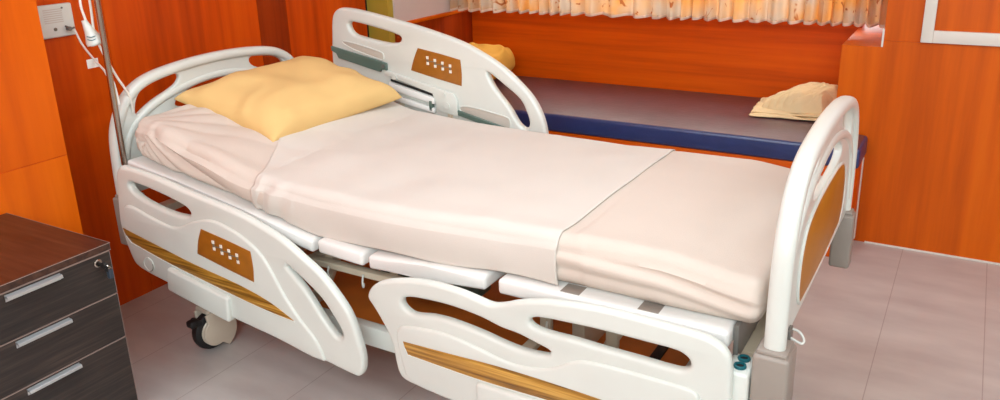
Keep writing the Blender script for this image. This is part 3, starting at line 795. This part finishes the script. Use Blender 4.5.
def rail_foot_near():
    y = -.048
    f = lambda u, v, w_: (u, y + w_, v)
    bm = bmesh.new()
    plate(bm, densify(B_OUT), [grow(densify(B_H1), .004), grow(densify(B_H2), .004)], lambda u, v, w_: (u, y - .003 + w_, v), .015, .012, 4)
    plate(bm, densify(B_RIDGE + B_LOW), [], lambda u, v, w_: (u, y - .012 + w_, v), .014, .008, 3)
    o = finish(bm, 'side_rail', M['white_plastic'], bed, 40)
    bm = bmesh.new(); plate(bm, spline2(B_STRIP, 3), [], lambda u, v, w_: (u, y - .026 + w_, v), .0012, .0006, 1); finish(bm, 'wood_strip', M['oak'], o)
    bm = bmesh.new(); tube(bm, [(p[0], y - .0262, p[1] - .001) for p in B_STRIP[7:15]], .0025, 8, True, False, 4); finish(bm, 'strip_rim', M['white_plastic'], o)
    bm = bmesh.new(); prism_box(bm, [(1.500, .315), (1.80, .315), (1.80, .222), (1.500, .226)], y - .042, y - .01, .010, 4); finish(bm, 'hinge_cover', M['white_plastic'], o)
rail_foot_near()

def rail_head_far():
    y = 1.020
    sh = lambda L, dx=.077, dz=.394: [(p[0] + dx, p[1] + dz) for p in L]
    C_OUT = [(.111, .882), (.120, .98), (.128, 1.050), (.140, 1.082), (.162, 1.101), (.193, 1.109), (.290, 1.101), (.494, 1.066), (.640, 1.036), (.780, 1.000), (.870, .964), (.958, .919), (1.026, .870), (1.094, .806), (1.130, .747), (1.148, .690), (1.152, .640), (1.145, .61), (1.11, .59), (1.02, .602), (.839, .626), (.659, .650), (.353, .707), (.207, .734), (.160, .75), (.125, .80)]
    C_H1 = [(.219, 1.040), (.228, 1.050), (.247, 1.053), (.388, 1.030), (.475, 1.010), (.492, .999), (.488, .986), (.468, .977), (.414, .974), (.257, .997), (.229, 1.014)]
    C_H2 = [(.898, .888), (.915, .882), (.973, .844), (1.042, .793), (1.072, .738), (1.080, .703), (1.072, .686), (1.055, .683), (1.029, .703), (.993, .757), (.940, .815), (.915, .850)]
    bm = bmesh.new()
    f = lambda u, v, w_: (u, y + w_, v)
    plate(bm, densify(C_OUT), [densify(C_H1), densify(C_H2)], f, .018, .0125, 4)
    o = finish(bm, 'side_rail', M['white_plastic'], bed, 40)
    ys = y - .018
    ctrl = [(.576, .964), (.576, .964), (.680, .948), (.779, .930), (.779, .930), (.783, .875), (.780, .825), (.780, .825), (.66, .846), (.536, .870), (.536, .870), (.552, .915)]
    bm = bmesh.new(); plate(bm, spline2(ctrl, 3), [], lambda u, v, w_: (u, ys + w_, v), .0015, .0008, 1); finish(bm, 'control_panel', M['amber'], o)
    buttons(o, ys - .002, (.622, .928), (.036, -.0085), (.0005, -.0235), .0058)
    # moulded recesses: a sunk tray with a rim
    for q in ([(.166, .978), (.390, .937), (.400, .925), (.398, .903), (.385, .901), (.205, .944)], [(.768, .753), (.985, .722), (.998, .710), (.999, .676), (.985, .674), (.765, .712)]):
        bm = bmesh.new(); plate(bm, chaikin(q, 2), [], lambda u, v, w_: (u, ys + w_ + .0005, v), .0015, .0008, 1); finish(bm, 'recess', M['recess'], o)
        bm = bmesh.new(); tube(bm, [(p[0], ys - .001, p[1]) for p in chaikin(q, 2)], .0028, 8, False, True); finish(bm, 'recess_rim', M['white_plastic'], o)
    # latch bars
    bm = bmesh.new(); prism_box(bm, [(.122, .946), (.418, .892), (.418, .862), (.385, .866), (.385, .852), (.160, .896), (.152, .918), (.124, .925)], ys - .012, ys - .001, .002, 1)
    o2 = finish(bm, 'latch_bar', M['green_grey'], o)
    bm = bmesh.new(); lathe(bm, [(.008, ys - .016), (.008, ys - .010)], (.403, 0, .880), 'Y', 16); finish(bm, 'latch_screw', M['steel_grey'], o)
    bm = bmesh.new(); prism_box(bm, [(.76, .727), (1.0, .675), (1.0, .655), (.76, .706)], ys - .012, ys - .001, .002, 1); finish(bm, 'latch_bar', M['green_grey'], o)
    # swing arms between the two pivots
    def sub(L): return L
    bm = bmesh.new()
    prism_box(bm, [(.415, .862), (.745, .795), (.762, .765), (.765, .70), (.665, .715), (.650, .790), (.44, .832), (.40, .850)], ys - .014, ys - .001, .005, 2)
    lathe(bm, [(.011, ys - .018), (.011, ys - .012)], (.46, 0, .838), 'Y', 20); lathe(bm, [(.011, ys - .018), (.011, ys - .012)], (.70, 0, .786), 'Y', 20)
    lathe(bm, [(.013, ys - .018), (.013, ys - .012)], (.715, 0, .742), 'Y', 20)
    finish(bm, 'pivot_plate', M['white_plastic'], o)
    bm = bmesh.new(); prism_box(bm, [(.43, .815), (.655, .768), (.655, .742), (.43, .785)], ys - .020, ys - .002, .004, 2); finish(bm, 'swing_arm', M['panel_plastic'], o)
    bm = bmesh.new(); prism_box(bm, [(.43, .826), (.655, .780), (.655, .770), (.43, .817)], ys - .006, ys - .0012, .001, 1); finish(bm, 'slot', M['black'], o)
    bm = bmesh.new(); prism_box(bm, [(.42, .77), (.655, .725), (.655, .705), (.42, .745)], ys - .022, ys - .002, .004, 2); finish(bm, 'swing_arm', M['panel_plastic'], o)
    bm = bmesh.new(); box(bm, .632, .645, ys - .022, ys - .002, .715, .755, .001); finish(bm, 'latch_bar', M['green_grey'], o)
    for x in (.48, .72):
        bm = bmesh.new(); tube(bm, [(x, .935, .62), (x, 1.0, .64), (x, 1.0, .74)], .012, 10); finish(bm, 'rail_post', M['beige_metal'], o)
rail_head_far()
for x0 in (.42, .60, 1.56, 1.76):
    bm = bmesh.new(); box(bm, x0, x0 + .035, -.030, .182, .350, .368, .004); box(bm, x0, x0 + .035, .164, .184, .36, .50, .004); finish(bm, 'rail_mount', M['beige_metal'], bed)

# ------------------------------------------------------------------ IV pole at the head corner
pole = thing('drip_pole', 'slim stainless steel drip pole rising from the near head corner of the bed', 'pole', (.037, -.002, .69))
bm = bmesh.new(); tube(bm, [(.037, -.002, .690), (.046, .000, 1.28), (.055, .002, 1.88)], .0100, 16, False); finish(bm, 'tube', M['chrome'], pole)
bm = bmesh.new(); tube(bm, [(.055, .002, 1.86), (.055, .002, 1.95)], .008, 12, False)
for a in range(4):
    c_, s2 = math.cos(a * math.pi / 2), math.sin(a * math.pi / 2)
    tube(bm, [(.055, .002, 1.92), (.055 + .06 * c_, .002 + .06 * s2, 1.93), (.055 + .10 * c_, .002 + .10 * s2, 1.91), (.055 + .12 * c_, .002 + .12 * s2, 1.93)], .004, 8)
finish(bm, 'hook_arms', M['chrome'], pole)

# ------------------------------------------------------------------ wall unit and cables
unit = thing('nurse_call_unit', 'white wall intercom plate with speaker slots, on the wood wall beside the pole', 'intercom', (XH, .06, 1.155))
bm = bmesh.new(); box(bm, XH, XH + .018, -.03, .140, 1.097, 1.214, .007, 3); finish(bm, 'faceplate', M['white_plastic'], unit)
for k in range(7):
    bm = bmesh.new(); box(bm, XH + .0175, XH + .0188, .028, .098, 1.150 + k * .0075, 1.1525 + k * .0075); finish(bm, 'speaker_slot', M['recess'], unit)
bm = bmesh.new(); lathe(bm, [(.006, XH + .017), (.006, XH + .021), (.004, XH + .022)], (0, .062, 1.127), 'X', 16); finish(bm, 'push_button', M['line_grey'], unit)
bm = bmesh.new(); lathe(bm, [(.0035, XH + .017), (.0035, XH + .020)], (0, .100, 1.199), 'X', 12); finish(bm, 'indicator_lamp', M['steel_grey'], unit)
bm = bmesh.new(); tube(bm, [(XH + .017, .108, 1.124), (XH + .034, .108, 1.124)], .008, 12, False); tube(bm, [(XH + .030, .106, 1.128), (XH + .038, .090, 1.135)], .004, 8, False); tube(bm, [(XH + .03, .11, 1.122), (XH + .04, .122, 1.128)], .003, 8, False); finish(bm, 'cable_jack', M['steel_grey'], unit)

call = thing('call_cord', 'white call cord with bulb-shaped inline connector hanging beside the steel pole', 'cord', (.02, .03, .86))
bm = bmesh.new(); tube(bm, [(-.02, .0, 1.40), (.0, -.030, 1.24), (.0, -.022, 1.182)], .0042, 8); tube(bm, [(.012, -.002, 1.40), (.012, -.004, 1.24), (.008, -.006, 1.15), (.006, -.004, 1.13)], .0042, 8)
tube(bm, [(.006, .002, 1.108), (.016, .016, 1.050), (.020, .040, .985), (.022, .060, .942), (.018, .076, .898), (.012, .082, .852)], .0042, 8); finish(bm, 'cord', M['cable'], call)
bm = bmesh.new(); tube(bm, [(-.004, -.026, 1.186), (-.002, -.020, 1.165), (.0, -.012, 1.140), (.002, -.006, 1.118), (.004, -.002, 1.104)], lambda t: .009 + .020 * min(1, t * 1.3) ** 1.4 - (.009 if t > .95 else 0), 20)
cn = finish(bm, 'connector', M['white_plastic'], call)
for k in (0, 1):
    bm = bmesh.new(); c0 = Vector((.020, -.028, 1.134 - .010 * k)); tube(bm, [c0 + Vector((-.008, -.009, .001)), c0 + Vector((.001, .0, -.002)), c0 + Vector((.005, .013, .001))], .0014, 6); finish(bm, 'connector_band', M['teal'], cn)

cord = thing('intercom_cord', 'white cable running from the wall intercom down to the steel pole, with paper tag', 'cord', (-.03, .037, .95))
bm = bmesh.new(); tube(bm, [(XH + .036, .122, 1.118), (-.26, .113, 1.071), (-.16, .087, 1.022), (-.08, .062, .999), (-.03, .037, .990), (.03, .016, .975), (.040, .014, .94), (.046, .012, .90)], .0038, 8); finish(bm, 'cable', M['cable'], cord)
bm = bmesh.new(); box(bm, -.172, -.1705, .062, .106, .996, 1.028, .0006, 1); finish(bm, 'paper_tag', M['cable'], cord)

# ------------------------------------------------------------------ bedside cabinet
cab = thing('drawer_cabinet', 'dark wenge bedside cabinet with three drawers and aluminium handles', 'cabinet', (.19, -.595, 0))
CX0, CX1, CY0, CY1 = -.070, .449, -.823, -.367
bm = bmesh.new(); box(bm, CX0, CX1 + .003, CY0 - .003, CY1 + .003, .599, .620, .0012, 1); top = finish(bm, 'cabinet_top', M['wenge_top'], cab)
bm = bmesh.new(); box(bm, CX0 + .001, CX1 - .018, CY0, CY1, .035, .598, .001, 1); box(bm, CX0 + .03, CX1 - .05, CY0 + .02, CY1 - .02, 0.0, .035); finish(bm, 'carcass', M['wenge'], cab)
bm = bmesh.new(); box(bm, CX1 + .0028, CX1 + .0038, CY0 - .003, CY1 + .003, .6185, .6200); box(bm, CX0, CX1 + .0035, CY1 + .0028, CY1 + .0038, .6185, .6200); box(bm, CX1-.010, CX1 + .0030, CY0 - .003, CY1 + .003, .5975, .5988); finish(bm, 'edge_band', M['edge'], cab)
for z0, z1 in ((.463, .5955), (.320, .4605), (.040, .3175)):
    bm = bmesh.new(); box(bm, CX1 - .017, CX1, CY0 + .001, CY1 - .001, z0, z1, .001, 1)
    d = finish(bm, 'drawer', M['wenge'], cab)
    bm = bmesh.new(); box(bm, CX1 - .006, CX1 + .0006, CY0 + .001, CY1 - .001, z1 - .0014, z1 + .0006); box(bm, CX1 - .004, CX1 + .0006, CY1 - .0016, CY1 - .0006, z0, z1); finish(bm, 'front_edge', M['edge'], d)
    zc = z1 - .0165
    bm = bmesh.new()
    prism = [(CX1 + .001, zc + .006), (CX1 + .003, zc + .009), (CX1 + .010, zc + .009), (CX1 + .0145, zc + .006), (CX1 + .015, zc - .001), (CX1 + .0125, zc - .002), (CX1 + .0115, zc + .003), (CX1 + .006, zc + .004), (CX1 + .001, zc + .003)]
    prism_box(bm, prism, -.670, -.520)
    box(bm, CX1, CX1 + .002, -.670, -.520, zc - .008, zc + .010)
    finish(bm, 'handle', M['alu'], d)
    if z1 > .55:
        bm = bmesh.new(); lathe(bm, [(.012, CX1), (.012, CX1 + .004), (.009, CX1 + .006), (.009, CX1 + .0065)], (0, -.410, .573), 'X', 24); finish(bm, 'lock', M['chrome'], d)
        bm = bmesh.new(); box(bm, CX1 + .006, CX1 + .020, -.4115, -.4085, .569, .577, .0006, 1); lathe(bm, [(.010, -.413), (.010, -.407)], (CX1 + .028, 0, .571), 'Y', 16)
        box(bm, CX1 + .018, CX1 + .030, -.404, -.398, .548, .574, .002, 1); finish(bm, 'key', M['black'], d)
        bm = bmesh.new(); tube(bm, [(CX1 + .030, -.409, .573), (CX1 + .040, -.401, .567), (CX1 + .036, -.393, .556), (CX1 + .026, -.398, .558), (CX1 + .028, -.409, .567)], .0014, 6, True, True); finish(bm, 'key_ring', M['chrome'], d)
        bm = bmesh.new(); box(bm, CX1 + .014, CX1 + .028, -.398, -.384, .523, .553, .003, 2); finish(bm, 'key_fob', M['fob'], d)
